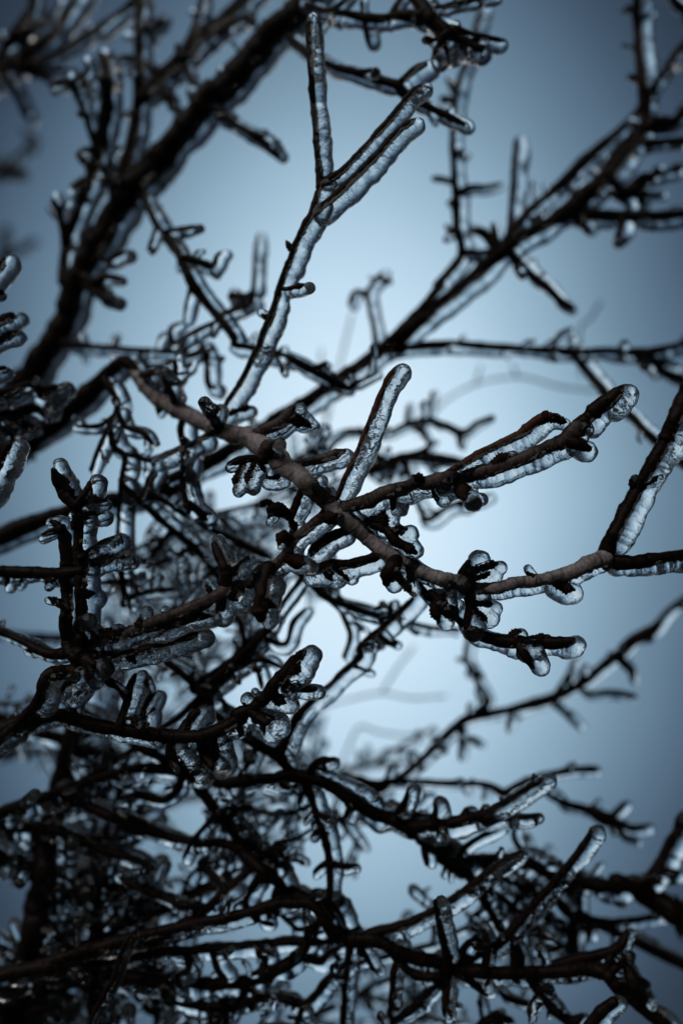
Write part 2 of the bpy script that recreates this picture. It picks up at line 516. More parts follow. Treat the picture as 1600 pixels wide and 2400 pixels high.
# ------------------------------------------------------------------ the boughs
# every line: kind, depth, ice, number of small spurs : tile and points (x,y,width) along the axis
bough('ice_coated_branch', 'sharp grey-brown branch crossing the centre diagonally, clear ice on all its side twigs', 'branch', 'ice-coated branches', """
stem id=base z=13,10,7 ice=120 s=2 : T4 -260,1700,200 -60,1560,190 100,1440,185 250,1340,180 420,1220,150 560,1090,140 680,970,120 770,910,104 835,985,106 900,1050,104 960,1110,84
stem id=0 p=base old z=4,1,0,0,0,0,0.5 ice=105 span=0.36,1 : T4 840,1000,70 900,1060,92 960,1118,104 1080,1200,110 1200,1260,112 1340,1310,110 1450,1360,110 T8 170,60,125 330,140,125 480,270,120 620,380,120 730,490,115 800,560,105 930,665,95 1060,775,95 1180,840,95 1300,900,90 1480,955,90 T9 190,950,100 280,990,90 450,985,75 620,945,78 820,910,85 950,850,90 1090,800,110
# long icy fork that rises to the upper middle
twig id=y z=1.5 ice=112 : T5 50,1290,40 80,1180,38 200,980,46 330,690,50 460,310,48 560,80,50 T2 600,1320,50 650,1150,46
twig id=yl p=y z=2.4 ice=98 : T2 655,1150,48 640,950,46 612,600,44 592,300,42 583,120,42
twig id=ym p=y z=2.4 ice=88 : T2 665,1125,50 790,1045,46 1000,830,48 1200,590,46 1272,530,42
twig id=yr p=y z=1.8 ice=108 : T2 600,1320,50 760,1190,50 950,1010,52 1120,820,52 1222,740,46
spur p=y ice=0 : T5 490,250,45 458,190,42 448,172,45
spur p=y ice=60 : T5 340,650,40 300,620,44
spur p=y z=1 ice=84 : T5 445,465,34 510,450,34 555,440,40
spur p=y ice=98 : T5 90,1230,45 160,1200,50 225,1195,50
spur p=ym ice=50 : T2 715,1090,40 720,1060,40
spur p=yl ice=0 : T2 600,560,36 585,530,40
# straight reddish shoot
twig id=red red z=0 ice=118 : T8 765,420,38 850,230,42 940,20,42 T5 985,1220,42 1050,1055,46 1108,965,44
spur p=red ice=0 : T5 1000,1210,40 985,1185,40
# short side shoots of the middle
twig id=a mid z=1.2 ice=110 : T5 240,1350,60 380,1300,75 440,1250,85 480,1200,75
spur p=a ice=90 : T5 460,1260,60 550,1300,45
spur p=a z=2 ice=70 : T5 500,1230,40 600,1310,40
twig id=c mid z=1 ice=112 : T8 480,240,55 620,210,65 720,180,66 790,160,60
spur mid z=-1.5 ice=95 : T8 320,170,100 350,120,92 372,95,80
spur mid z=-0.8 ice=90 : T8 580,380,90 605,345,85 622,325,70
spur z=-0.8 ice=85 : T8 700,560,70 750,540,70
twig id=e z=-0.5 ice=70 : T8 330,200,55 200,205,60 100,225,55
spur p=e z=-1 ice=100 : T8 190,220,55 150,300,50 130,360,45
spur p=e z=-1 ice=105 : T8 250,230,55 215,310,55 210,350,55
spur p=e z=1 ice=90 : T8 290,240,50 330,310,45 420,305,45
twig id=f red z=0.4 ice=112 : T8 540,390,50 505,490,55 470,560,75
spur p=f z=-0.5 ice=60 : T8 470,540,55 390,505,80 340,500,90
spur p=f ice=0 : T8 380,500,60 330,460,45 285,490,36
spur p=f ice=70 : T8 380,510,60 340,555,50
spur p=f ice=80 : T8 470,560,60 510,640,50
# branch that leaves the middle towards the lower left
twig id=g mid z=-0.5,-1,0.5 ice=105 s=2 : T8 705,515,70 600,600,60 500,690,62 440,790,62 345,880,70 230,950,80 120,995,80 T7 1400,1000,78 1250,1080,74 1100,1140,70 950,1190,66 820,1250,62 740,1290,60
twig id=g2 p=g z=-2.5 ice=140 : T8 345,880,100 290,990,90 290,1090,95 282,1170,120
spur p=g2 z=-2 ice=105 : T8 290,1080,90 340,1090,80 370,1100,70
spur p=g z=-1.5 ice=40 : T8 500,695,50 430,675,75 400,720,60
spur p=g z=-1.5 ice=120 : T8 450,810,70 510,825,75 560,840,75
spur p=g z=-1.5 ice=60 : T8 300,900,80 250,890,80
spur p=g z=-1 ice=150 : T8 170,980,80 130,1030,95 150,1060,80
spur p=g ice=110 : T8 60,1060,60 30,1140,70
twig id=g3 p=g z=0 ice=118 : T7 1380,1010,90 1385,890,80 1345,790,65 1312,725,52
spur p=g3 ice=130 : T7 1400,920,70 1440,890,50 1470,880,45
spur p=g3 z=1 ice=46 : T7 1430,880,50 1480,830,40 1530,795,32
spur p=g ice=90 : T7 860,1230,70 860,1170,60
spur p=g ice=60 : T7 1020,1160,50 1000,1140,50
# shoots below the middle
twig id=h z=1.5 ice=120 : T8 830,630,58 700,680,66 600,760,66
spur p=h ice=70 : T8 620,750,50 600,790,50
twig id=i z=1 ice=122 : T8 1035,775,52 860,840,66 720,855,70 610,885,62
spur p=i ice=110 : T8 760,880,60 830,940,40
spur p=i ice=110 : T8 690,880,60 720,930,55
# upper right side branch
twig id=j mid z=-0.3,0.2,0.3,0 ice=125 : T8 810,500,95 950,435,88 1100,390,86 1300,345,86 1450,312,86 T9 100,345,78 180,330,78 380,262,82 550,212,82 700,145,88 T6 820,1400,100 910,1310,115
twig id=j1 p=j z=0 ice=150 : T6 915,1300,105 985,1250,92 1080,1165,98 1185,1075,76
twig id=j2 p=j z=0 ice=125 : T6 860,1390,95 930,1420,70 985,1440,56
twig id=j3 red p=j z=0.6,0.4,0.3 ice=120 : T9 60,320,36 200,240,50 350,150,56 550,55,60 T6 560,1360,62 680,1275,74 740,1240,80
spur p=j3 ice=90 : T6 730,1245,80 790,1260,60 850,1280,44
spur p=j z=-0.6 ice=40 : T8 1300,335,60 1250,310,60 1228,300,40
spur p=j z=-2 ice=100 : T9 190,350,82 215,400,80 240,440,80
spur p=j z=-0.5 ice=110 : T9 250,420,60 310,430,50
spur p=j z=0.2 ice=85 : T9 400,240,76 500,170,80
spur p=j z=0.4 ice=100 : T8 1350,390,40 1375,460,36
spur p=j z=-1 ice=95 : T8 1105,500,40 1108,450,40 1112,405,44
twig id=k z=-0.5 ice=125 : T8 880,600,46 970,600,56 1050,625,70 1110,700,60 1200,745,56
spur p=k ice=110 : T8 1040,600,80 1040,540,70 1050,515,60
spur p=k ice=110 : T8 1110,640,60 1180,630,60
spur p=k ice=110 : T8 1190,740,70 1235,770,70
spur p=k ice=50 : T8 1020,560,50 940,570,40
# lower right side branch with blunt ice tip
twig id=l z=0.5,0 ice=118 : T8 1150,850,60 1280,1000,50 1400,1100,52 1530,1210,52 T9 250,1240,60 350,1285,64 500,1315,84 700,1320,78 885,1312,66
twig id=l2 p=l z=0 ice=140 : T9 555,1330,56 615,1420,58 648,1470,46
spur p=l ice=90 : T9 490,1300,56 545,1262,52 570,1255,50
spur p=l ice=70 : T9 640,1300,50 730,1280,40
spur p=l ice=140 : T9 800,1330,66 890,1320,60
twig id=m z=-1 ice=130 : T8 1110,830,90 1070,900,100 1060,950,80
spur p=m ice=130 : T8 1100,880,60 1190,990,50 1210,1010,45
twig id=n p=l z=-0.8 ice=140 : T8 1330,1020,54 1375,1065,64 1395,1120,56
spur p=n ice=120 : T8 1350,1100,70 1380,1190,70
spur p=n ice=90 : T8 1380,1080,60 1420,1020,60
twig id=o z=-0.8 ice=150 : T9 250,980,80 272,1080,76 255,1160,62 238,1230,50
spur p=o ice=130 : T9 285,1080,60 400,1090,42
spur p=o ice=130 : T9 285,1110,54 360,1190,40
twig id=q z=-0.5 ice=130 : T9 190,950,60 225,885,66 252,835,74
spur p=q ice=120 : T9 260,880,60 350,850,60 430,840,52
spur p=q ice=110 : T9 280,920,60 380,890,50
twig id=r z=1.5,2.5 ice=140 s=1 : T9 1085,800,105 1150,650,88 1260,430,82 1380,220,86 1480,40,92 T6 1568,1130,96 1640,960,96
twig id=r2 z=1.5,2.5 ice=118 s=2 : T9 1100,820,100 1250,830,85 1400,812,80 1568,790,80 1750,780,80
spur ice=150 : T9 800,960,86 850,985,80 895,1000,60
spur ice=60 : T9 640,930,60 615,895,60
# knots near its left end
spur z=5 ice=110 : T4 860,1000,80 960,980,60
twig id=u z=5 ice=90 s=2 : T4 1000,1130,55 1070,1000,60 1080,900,50
twig id=u2 z=4 ice=100 s=1 : T4 1090,1210,70 1050,1100,60 1000,1000,50
twig id=u3 z=1 ice=90 : T4 1350,1310,70 1270,1210,60 1230,1160,60
spur p=u3 ice=100 : T4 1280,1220,60 1320,1200,50
twig id=u4 z=4 ice=130 s=1 : T4 1130,1240,70 1110,1330,60 1130,1450,60 1120,1560,60 T7 1130,400,60 1160,520,60
twig id=u5 z=4 ice=110 s=1 : T4 1330,1320,60 1200,1400,50 1080,1450,50 980,1500,50
spur p=u4 ice=90 : T7 1170,480,60 1270,570,50
spur z=6 ice=60 : T4 980,1190,70 970,1230,70
""")

bough('ice_coated_branch', 'thick dark blurred limb climbing from the left edge to the top, beset with stubby spurs', 'branch', 'ice-coated branches', """
stem id=0 z=15,13,12,11,11 ice=165 s=10 : T4 -250,1500,190 -80,1290,185 100,1080,180 300,820,170 410,640,160 460,450,165 560,250,165 700,0,160 T1 800,1150,170 950,1000,170 1130,800,165 1300,560,165 T2 0,600,170 250,330,180 450,110,170 620,-60,150 800,-260,140
twig id=a z=12,12 s=8 : T4 390,420,100 400,300,90 420,150,85 T1 470,1300,90 560,1080,100 620,850,115 660,620,110 655,450,95 632,350,105
twig id=b z=13,14 s=6 : T1 700,1200,110 790,960,105 830,750,100 852,500,92 852,250,82 856,0,80 858,-160,80
twig id=c p=b z=14,15 s=8 : T1 860,620,100 960,500,105 1080,400,110 1180,280,110 1350,130,100 1500,0,100 1640,-130,90
twig p=c z=15 s=1 : T1 1090,390,70 1160,250,68 1230,60,60 1230,-60,60
twig p=c z=13 s=2 : T1 1230,240,60 1350,200,60 1460,130,60 1530,100,60
twig p=b z=13 s=1 : T1 870,400,40 930,430,45 960,480,50
twig p=b z=14 s=1 : T1 860,190,60 950,170,60 985,120,60
twig p=b z=13 : T1 840,360,60 770,360,60 650,390,60
twig p=c z=12 s=4 : T1 960,520,90 1030,610,80 1060,680,50
twig p=c z=12 s=2 : T1 1130,400,70 1180,510,60 1240,560,50
twig id=d z=11 s=6 : T1 690,1190,52 600,950,55 530,720,55 470,580,60 430,500,62
twig p=d z=11 : T1 440,510,60 390,510,62 320,540,70
twig p=d z=11 : T1 450,500,50 540,440,60 525,385,50
twig p=a z=11 : T1 590,910,50 500,935,60 480,960,60
twig p=a z=11 s=2 : T1 520,1110,80 450,1150,72
twig id=f p=a z=11 s=2 : T4 400,260,60 395,130,60 T1 400,1500,62 370,1330,62 335,1215,55
twig p=f z=11 : T1 370,1300,50 415,1240,40
twig id=g z=9 ice=95 s=3 : T1 1310,670,60 1400,710,50 T2 30,700,55 180,785,56 260,835,80 340,895,60 405,955,50
twig id=h z=8,7,7 ice=95 s=9 : T1 880,1220,70 920,1300,66 970,1390,70 1040,1500,70 T4 1040,150,65 1100,270,68 1160,390,82 1200,460,90 1290,580,74 1380,690,80 1440,775,70 T5 120,800,55 250,830,50 370,860,60 470,890,66 600,960,70 740,1030,66 835,1075,56
twig p=h z=7 ice=60 s=1 : T5 830,1070,50 900,1030,42 1000,980,32
twig p=h z=7 ice=70 : T5 590,960,60 690,915,50
twig p=h z=8 ice=60 : T4 965,80,50 940,150,48 912,220,44
twig p=h z=7 ice=80 : T4 1020,110,50 1130,95,48 1195,80,50
twig p=h z=7 ice=85 s=2 : T4 1130,270,66 1240,305,62 1305,325,55 1330,260,45 1355,240,40
twig p=h z=8 ice=80 : T4 1170,440,50 1150,540,40 1130,640,36
twig id=i p=h z=9 ice=80 s=3 : T4 1340,660,50 1200,720,52 1100,790,45 1050,810,40
twig p=i z=9 ice=80 : T4 1060,800,50 1045,710,50 1110,670,40
twig id=j p=h z=10 ice=80 s=2 : T4 1350,640,70 1440,590,60 1540,530,75 T5 100,510,60 260,540,40
twig p=j z=13 ice=90 : T5 210,510,60 245,470,52 255,300,46 275,130,38
twig id=l z=10,9 ice=75 s=7 : T4 430,800,70 600,820,52 760,835,52 900,840,48 1050,850,55 1180,870,50 1250,810,46
twig p=l z=8 ice=70 s=2 : T4 870,930,50 1000,930,50 1080,900,50 1230,850,60
twig p=l z=8 ice=100 s=2 : T4 1240,800,46 1270,920,50 1280,1050,60 1320,1070,45
twig z=9 ice=90 s=1 : T4 580,470,90 640,520,80 705,540,66
twig z=9 ice=90 : T4 590,420,90 660,390,60 730,400,50
twig z=9 ice=90 : T4 650,290,60 720,260,60 760,250,50
twig id=m z=6,5 ice=92 s=3 : T2 440,200,70 560,305,62 720,400,62 850,440,66 1000,490,66 1130,522,72 1200,590,62 1330,660,60 1430,710,56 1535,762,46
twig p=m z=5 ice=130 : T2 1130,520,70 1230,430,68 1300,395,64
twig p=m z=5 ice=70 : T2 880,440,50 960,435,42
""")

bough('ice_coated_branch', 'dark twig cluster dipping in from the top edge, right of the thick limb', 'branch', 'ice-coated branches', """
stem id=0 z=6,6,5 ice=130 s=5 : T2 1150,-200,90 1230,-30,95 1300,80,110 1420,200,122 1530,270,100 T3 190,230,100 270,280,80 330,300,62
twig id=a z=8 ice=90 s=4 : T2 1260,100,90 1150,100,80 1060,112,72 950,110,76 800,85,62 680,65,56 560,20,50
twig p=a z=7 ice=95 : T2 925,110,60 935,190,54 950,265,66
twig p=a z=7 ice=60 : T2 1085,100,60 1140,0,52 1180,-80,50
twig p=a z=7 ice=60 : T2 740,60,55 800,10,50 850,-60,50
twig z=6 ice=70 s=1 : T2 1340,60,55 1450,35,52 1568,10,50 T3 200,20,50 420,-30,46
twig z=5 ice=92 : T3 130,170,55 300,218,50 460,252,46
twig z=5 ice=110 s=1 : T2 1400,210,100 1370,290,76 1345,350,56
twig z=5 ice=90 : T2 1400,240,70 1430,335,50
twig z=6 ice=70 s=1 : T2 1250,90,80 1270,140,60 1310,140,50
""")

bough('ice_coated_branch', 'dark blurred branches crossing in the upper left corner', 'branch', 'ice-coated branches', """
stem id=0 z=16 ice=120 s=3 : T1 -250,640,120 -80,510,125 40,425,120 170,330,112 300,240,85 400,130,66 490,-20,60 540,-120,56
twig z=16 s=3 ice=110 : T1 10,420,100 20,350,92 110,200,100 190,80,84 215,-40,80
twig z=14 s=2 ice=90 : T1 130,420,92 330,350,72 500,240,66 680,120,62 790,40,62 900,-60,60
twig z=16 s=1 ice=70 : T1 190,430,70 300,430,50 460,430,38
twig z=18 ice=95 : T1 40,480,70 110,590,62 172,720,68
twig z=17 s=1 ice=80 : T1 120,210,90 230,180,70 310,130,50 345,60,46
""")

bough('blurred_branch', 'faint out-of-focus twig at the left edge near the top', 'branch', 'far blurred twigs', """
stem id=0 z=30 ice=90 : T1 -200,1120,80 -60,1060,84 60,1045,86 150,1050,54
twig z=36 ice=60 : T1 40,1040,60 110,960,56 195,880,54 150,800,54
twig z=34 ice=60 : T1 -40,1060,60 10,960,60
""")
bough('blurred_branch', 'ghostly forked twig at the left edge, pale and far out of focus', 'branch', 'far blurred twigs', """
stem id=0 z=42 ice=60 : T4 -160,420,60 -20,310,58 20,220,56 40,90,56
twig z=44 ice=50 : T4 -40,320,54 90,240,54 215,165,52
""")

bough('ice_coated_branch', 'rounded ice-tipped shoots poking in from the left edge above the middle', 'branch', 'ice-coated branches', """
stem id=0 z=3 ice=110 : T4 -230,1100,70 -200,800,70 -210,500,70 -190,250,66
twig z=3 ice=112 : T4 -200,480,60 -60,400,66 10,320,66 25,290,60
twig z=3 ice=84 : T4 -200,520,60 -80,490,60 10,480,58
twig z=3 ice=118 : T4 -200,780,80 -90,730,74 0,670,74 75,625,72
twig z=3 ice=96 : T4 -200,870,60 -80,820,60 20,765,60 100,735,56
twig z=3 ice=96 : T4 -200,990,56 -80,970,50 25,942,52
""")

bough('ice_coated_branch', 'dark twig with hanging drops of ice at the left edge, below the thick limb', 'branch', 'ice-coated branches', """
stem id=0 z=6,5 ice=110 s=4 : T4 -250,1220,90 -60,1125,86 90,1085,84 180,1050,72 270,1075,60 340,1065,56
twig z=5 ice=140 : T4 230,1090,60 290,1110,66 330,1075,60 375,1055,46
twig z=6 ice=100 s=4 : T4 -60,1230,110 80,1240,120 200,1200,90 290,1190,70
twig z=7 ice=100 s=3 : T4 -60,1330,90 80,1320,90 200,1310,80
""")
bough('ice_coated_branch', 'single sharp ice-sheathed shoot leaning in at the left edge', 'branch', 'ice-coated branches', """
stem id=0 z=0.5 ice=140 : T7 -240,620,60 -120,450,60 -20,270,60 40,150,58 66,110,54
""")

bough('ice_coated_branch', 'upright dark twig at left with two thick ice-edged buds at its top', 'branch', 'ice-coated branches', """
stem id=0 z=4,2,0.5,0.3,0 ice=125 s=3 : T10 -500,1000,70 -200,760,70 60,560,74 230,380,80 300,220,86 T7 470,1480,85 495,1300,78 500,1100,76 495,880,74 485,600,70 475,460,66
twig id=a z=-0.3 ice=120 : T7 470,480,80 420,420,90 370,340,95 340,265,62
twig id=b z=0 ice=112 : T7 485,470,66 535,410,66 548,350,54
twig z=0 ice=98 : T7 490,460,60 560,455,60 640,455,42
twig z=0.5 ice=108 : T7 490,560,56 560,540,52 630,530,44
twig z=1.5 ice=150 : T7 505,800,50 600,740,56 690,685,44
twig z=1.8 ice=100 : T7 510,850,50 650,805,50 780,795,46
spur z=0 ice=130 : T7 500,1030,60 550,1020,60 570,1020,50
twig id=s2 z=1.2,1 ice=100 s=2 : T7 440,1400,80 405,1250,76 412,1080,80 410,880,82 402,690,80 350,600,52 318,582,36
twig p=s2 z=1 ice=60 : T7 380,620,50 300,650,46 268,665,40
spur z=0 ice=80 : T7 470,620,50 440,580,50
twig z=2,2.5 ice=90 s=5 : T7 495,880,60 370,892,72 150,890,72 -50,890,72 -250,880,72
# pair of thick icy shoots that reach right
twig id=p1 z=0 ice=140 : T7 495,1350,90 600,1310,95 700,1290,88 850,1240,74 1050,1192,66 1285,1150,60
twig id=p2 z=0.2 ice=122 : T7 520,1400,70 700,1395,56 850,1370,52 1000,1332,48 1205,1272,50
twig id=p3 z=-1 ice=100 : T7 510,1300,70 490,1210,66 500,1180,60
spur p=p3 ice=80 : T7 500,1190,50 560,1250,40 585,1310,40
spur p=p2 ice=130 : T7 790,1390,66 830,1440,60
spur p=p1 ice=110 : T7 620,1290,66 680,1240,70
twig id=q z=-0.5 ice=150 s=1 : T7 490,1420,80 540,1440,90 580,1460,80
spur p=q ice=120 : T7 540,1450,70 550,1560,50
twig z=-0.3 ice=150 s=1 : T7 470,1460,80 450,1560,70 T10 440,270,60
spur ice=110 : T7 470,1370,60 440,1330,50
twig z=3,4 ice=90 s=5 : T7 470,1380,90 300,1390,80 150,1320,64 -50,1240,62 -250,1180,62
""")

bough('ice_coated_branch', 'dark branch sweeping right below the middle, ending in a knobbly ice-beaded tip', 'branch', 'ice-coated branches', """
stem id=0 z=3,1.5,0.8,0 ice=110 s=3 : T10 -200,650,130 100,520,110 300,460,90 450,480,84 600,520,90 750,545,84 900,570,85 1100,590,90 1250,582,92 1400,520,86 1500,460,82 T11 150,465,82 300,370,84 380,270,92 450,190,84 490,125,66
spur z=0 ice=140 : T11 440,200,70 530,100,62 570,75,62
spur z=0 ice=150 : T11 440,220,80 500,180,70 530,140,60
twig id=a z=-0.5 ice=150 : T11 220,430,70 280,470,70 330,500,76
spur p=a ice=150 : T11 300,490,60 320,560,50
spur p=a ice=150 : T11 300,470,60 380,500,44
spur z=0 ice=122 : T11 370,330,80 410,370,70 440,385,50
twig z=0.3 ice=105 : T11 440,270,70 530,295,56 620,305,46
spur z=0 ice=80 : T11 290,380,60 270,350,56
spur z=0.5 ice=90 : T11 210,420,60 190,390,60
twig id=d z=0.5 ice=135 s=1 : T10 1250,600,90 1255,680,80 1300,770,70
twig z=1 ice=130 : T11 0,600,50 20,700,50 30,760,40
twig z=2 ice=110 s=2 : T10 740,510,70 770,420,56 800,300,50 830,220,46
twig z=1 ice=130 : T10 1130,550,76 1180,470,74 1210,440,70
twig z=1.5 ice=150 s=2 : T10 1060,640,70 1060,700,90 1120,770,70 1180,850,60
twig z=1 ice=90 : T10 960,590,60 1000,590,40
twig z=3 ice=130 s=1 : T10 880,540,50 880,420,50 930,330,56
twig z=4 ice=90 s=4 : T10 460,480,60 440,380,60 380,300,60 340,180,60
""")

bough('ice_coated_branch', 'long blurred limb rising from the left edge through the middle to the right edge top', 'branch', 'ice-coated branches', """
stem id=0 z=9,9,10,11,12,13 ice=130 s=10 : T7 -260,760,130 -100,715,130 150,615,130 400,520,120 650,470,120 930,410,150 1120,310,140 1300,210,125 T5 50,1490,120 250,1350,115 540,1180,112 700,1060,110 900,930,108 1050,820,112 1200,700,110 1350,590,100 T6 0,610,90 150,500,92 300,370,105 440,250,125 560,165,105 700,85,92 T3 870,1290,135 980,1190,130 1120,1060,100 1250,900,100 1330,760,90 1312,500,82 1292,250,72 1286,0,70 1290,-200,70
twig id=a z=12,13 ice=100 s=3 : T5 1110,760,84 1280,580,78 1400,430,76 T6 60,440,72 130,370,74 210,250,76 190,100,62 T3 183,1420,68 180,1250,80 165,1050,56 155,850,56 165,680,62 190,520,62 240,350,52 300,160,52 328,60,50
twig p=a z=13 ice=50 : T3 150,1120,50 100,1100,50 40,1088,46
twig p=a z=13 ice=60 : T3 200,1180,60 280,1150,62 360,1150,46 450,1130,46
twig p=a z=13 ice=80 : T3 160,945,56 220,940,46
twig p=a z=13 ice=60 : T3 180,1440,60 120,1390,52
twig p=a z=13 ice=60 : T3 170,1250,90 135,1240,70
twig p=a z=13 ice=70 : T3 165,620,60 90,600,60
twig p=a z=14 ice=60 : T3 175,580,60 120,480,50
twig p=a z=12 s=2 : T6 210,240,70 320,240,66 420,230,60
twig id=b z=12,13 ice=90 s=1 : T5 1000,830,60 985,700,46 960,600,44 940,500,52 970,440,46 1025,370,56
twig p=b z=13 ice=70 : T5 940,500,50 870,480,50 840,555,66
twig p=b z=13 ice=60 : T5 1005,400,46 1080,415,44
twig id=c z=12,13 ice=90 s=13 : T5 1040,840,84 1200,820,76 1400,800,74 T6 0,805,62 150,800,62 400,820,66 700,835,66 900,850,72 1100,840,66 1300,860,80 1450,830,60 1568,800,60 1760,760,60
twig p=c z=13 ice=80 s=2 : T6 1280,870,72 1420,950,72 1568,1025,72 1740,1100,72
twig p=c z=13 : T6 1350,880,50 1540,940,56
twig p=c z=12 ice=60 : T6 765,825,46 810,750,46 880,705,46
twig id=c2 p=c z=10,8 ice=95 s=3 : T6 890,860,60 980,960,62 1060,1055,72 1115,1130,62 1250,1240,62 1330,1325,62 1450,1430,58 1600,1560,56
twig id=d z=11 ice=95 s=3 : T6 510,250,76 620,360,70 720,440,64 820,540,62 890,590,66
twig id=e z=13,14 ice=90 s=6 : T6 490,160,74 T3 620,1300,72 760,1180,78 870,1080,104 950,990,104 1080,880,84 1200,780,62 1310,650,56 1330,600,50
twig id=f z=13 ice=90 s=4 : T3 980,1200,90 1080,1050,74 1170,920,82 1290,790,62
twig p=e z=13 ice=112 : T3 500,1420,70 510,1350,56 520,1200,52 535,1000,48 546,860,52
twig id=g z=12 ice=110 s=6 : T3 900,1320,110 1100,1320,95 1300,1330,92 1568,1310,90 1780,1290,90
twig p=g z=11 ice=110 : T3 1190,1340,80 1185,1400,60 1160,1440,56
twig p=g z=12 ice=90 : T3 930,1350,60 985,1400,50
twig z=14 ice=80 s=1 : T3 1320,880,70 1450,870,62 1568,860,56 1740,850,50
twig z=14 ice=80 s=1 : T3 1335,620,60 1410,500,62 1500,370,62 1568,280,62 1700,130,60
twig z=14 ice=80 s=2 : T3 1330,800,100 1420,760,120 1500,750,90 1568,690,64 1740,560,60
twig id=h z=13 ice=90 s=2 : T3 1200,1190,110 1300,1100,90 1390,1075,52 1535,1040,56
twig p=h z=13 ice=60 : T3 1290,1190,60 1440,1190,46
twig p=h z=13 ice=80 s=3 : T3 1250,1160,120 1310,1180,100
twig z=11 ice=70 : T6 440,230,90 350,130,76 290,90,50
twig z=11 ice=70 : T6 440,210,70 415,110,60 405,70,50
twig z=14 ice=70 : T3 1400,740,70 1430,760,110
""")

bough('ice_coated_branch', 'thin blurred twig reaching in at the top right corner', 'branch', 'ice-coated branches', """
stem id=0 z=14 ice=90 : T3 1650,200,100 1590,80,80 1520,10,60 1460,-70,50
""")

bough('blurred_branch', 'pale ghostly twig behind the middle right, far out of focus', 'branch', 'far blurred twigs', """
stem id=0 z=23 ice=0 : T6 -60,1360,20 80,1180,20 160,1115,20 300,1045,20 450,1010,20 600,1005,20 800,1060,20 1020,1088,20
twig z=23 ice=0 : T6 560,1010,20 520,930,20
twig z=23 ice=0 : T6 300,1040,20 330,930,20
""")
bough('blurred_branch', 'small pale blurred twig standing above the long horizontal twig at right', 'branch', 'far blurred twigs', """
stem id=0 z=23 ice=0 : T6 940,1000,20 935,720,20 1000,640,20 1060,540,20
""")
bough('blurred_branch', 'pale blurred upright twig behind the small forked shoot in the middle', 'branch', 'far blurred twigs', """
stem id=0 z=23 ice=0 : T5 640,1500,20 700,1250,20 780,900,20 850,620,20
twig z=23 ice=0 : T5 690,1260,20 660,1000,20 660,830,20
""")
bough('blurred_branch', 'upper of two pale blurred twigs forking right below the middle', 'branch', 'far blurred twigs', """
stem id=0 z=23 ice=0 : T11 560,480,20 700,400,20 850,360,20 1040,325,20 1200,355,20 1420,345,20
twig z=23 ice=0 : T11 1030,320,20 1120,180,20 1230,40,20
""")
bough('blurred_branch', 'lower of two pale blurred twigs forking right below the middle', 'branch', 'far blurred twigs', """
stem id=0 z=23 ice=0 : T11 600,900,20 760,800,20 840,620,20 900,530,20 1000,560,20 1170,585,20 1350,575,20
twig z=23 ice=0 : T11 790,790,20 900,750,20 1050,680,20
twig z=23 ice=0 : T11 640,700,20 690,450,20
""")
bough('blurred_branch', 'pair of pale blurred straight twigs low in the middle', 'branch', 'far blurred twigs', """
stem id=0 z=23 ice=0 : T11 200,1500,20 330,1280,20 430,1080,20 500,920,20
twig z=23 ice=0 : T11 330,1290,20 480,1140,20 570,1030,20
twig z=23 ice=0 : T11 350,1220,20 340,1050,20
""")

bough('ice_coated_branch', 'dark limb arching from left to the lower right with long icy end shoots', 'branch', 'ice-coated branches', """
stem id=0 z=7,6,5,4.5,4 ice=130 s=11 : T10 -260,1180,110 0,1060,100 300,950,84 600,850,84 850,790,84 1100,800,90 1280,850,86 T11 80,880,84 300,850,92 480,830,112 650,860,96 850,985,112 1000,1060,110 1200,1130,110 1400,1130,96 T12 0,1120,92 200,1110,100 340,1065,80
twig id=a z=3.5 ice=112 s=1 : T12 320,1080,70 520,970,56 620,905,54 700,850,50
twig id=b z=3.5 ice=92 s=1 : T12 330,1100,60 560,1090,42 690,1075,38
twig id=c z=5,4.5,5 ice=105 s=7 : T11 480,820,90 400,710,90 300,660,95 210,600,90 130,540,70 0,440,70 T10 1250,330,60 1080,180,60 950,90,60
twig id=d p=c z=5,4.5 ice=105 s=5 : T11 410,680,90 460,590,86 510,470,80 600,380,66 760,230,62 900,100,62 T8 900,1350,56 1080,1190,60 1220,1060,52
twig p=d z=6 ice=90 s=1 : T8 1080,1180,50 850,1110,56 730,1060,56 620,980,62 500,880,56
twig p=d z=6 ice=90 s=1 : T8 1080,1180,50 1085,1080,46
twig p=d z=6 ice=80 : T8 1030,1290,50 1100,1330,46
twig id=e z=4.5 ice=100 s=4 : T11 570,860,80 600,960,70 630,1050,66 680,1200,68 710,1350,70 718,1500,62 700,1620,60
twig p=e z=4.5 ice=70 : T11 705,1360,60 650,1390,52 620,1420,50
twig p=e z=4.5 ice=70 : T11 715,1370,60 800,1385,56 870,1380,46
twig p=e z=4.5 ice=60 : T11 660,1160,50 600,1200,46
twig z=4.5 ice=92 : T11 860,990,60 825,1050,56 810,1080,56
twig z=4 ice=80 s=1 : T11 600,800,70 650,740,52 740,735,46
twig z=4 ice=90 : T11 1110,1080,70 1170,1000,64 1190,930,50
twig z=4 ice=100 : T12 50,1120,70 55,1050,56 50,1015,52
twig z=4 ice=100 : T12 220,1100,80 240,1040,72
twig z=4 ice=80 : T12 330,1080,60 335,1040,50
twig id=f z=7 ice=90 s=6 : T11 100,900,70 190,800,66 240,700,70 250,640,60
twig z=5 ice=90 s=2 : T11 560,900,70 540,960,50 530,990,50
twig z=5 ice=70 s=2 : T11 1130,1080,70 1250,1075,46 1340,1080,40
""")

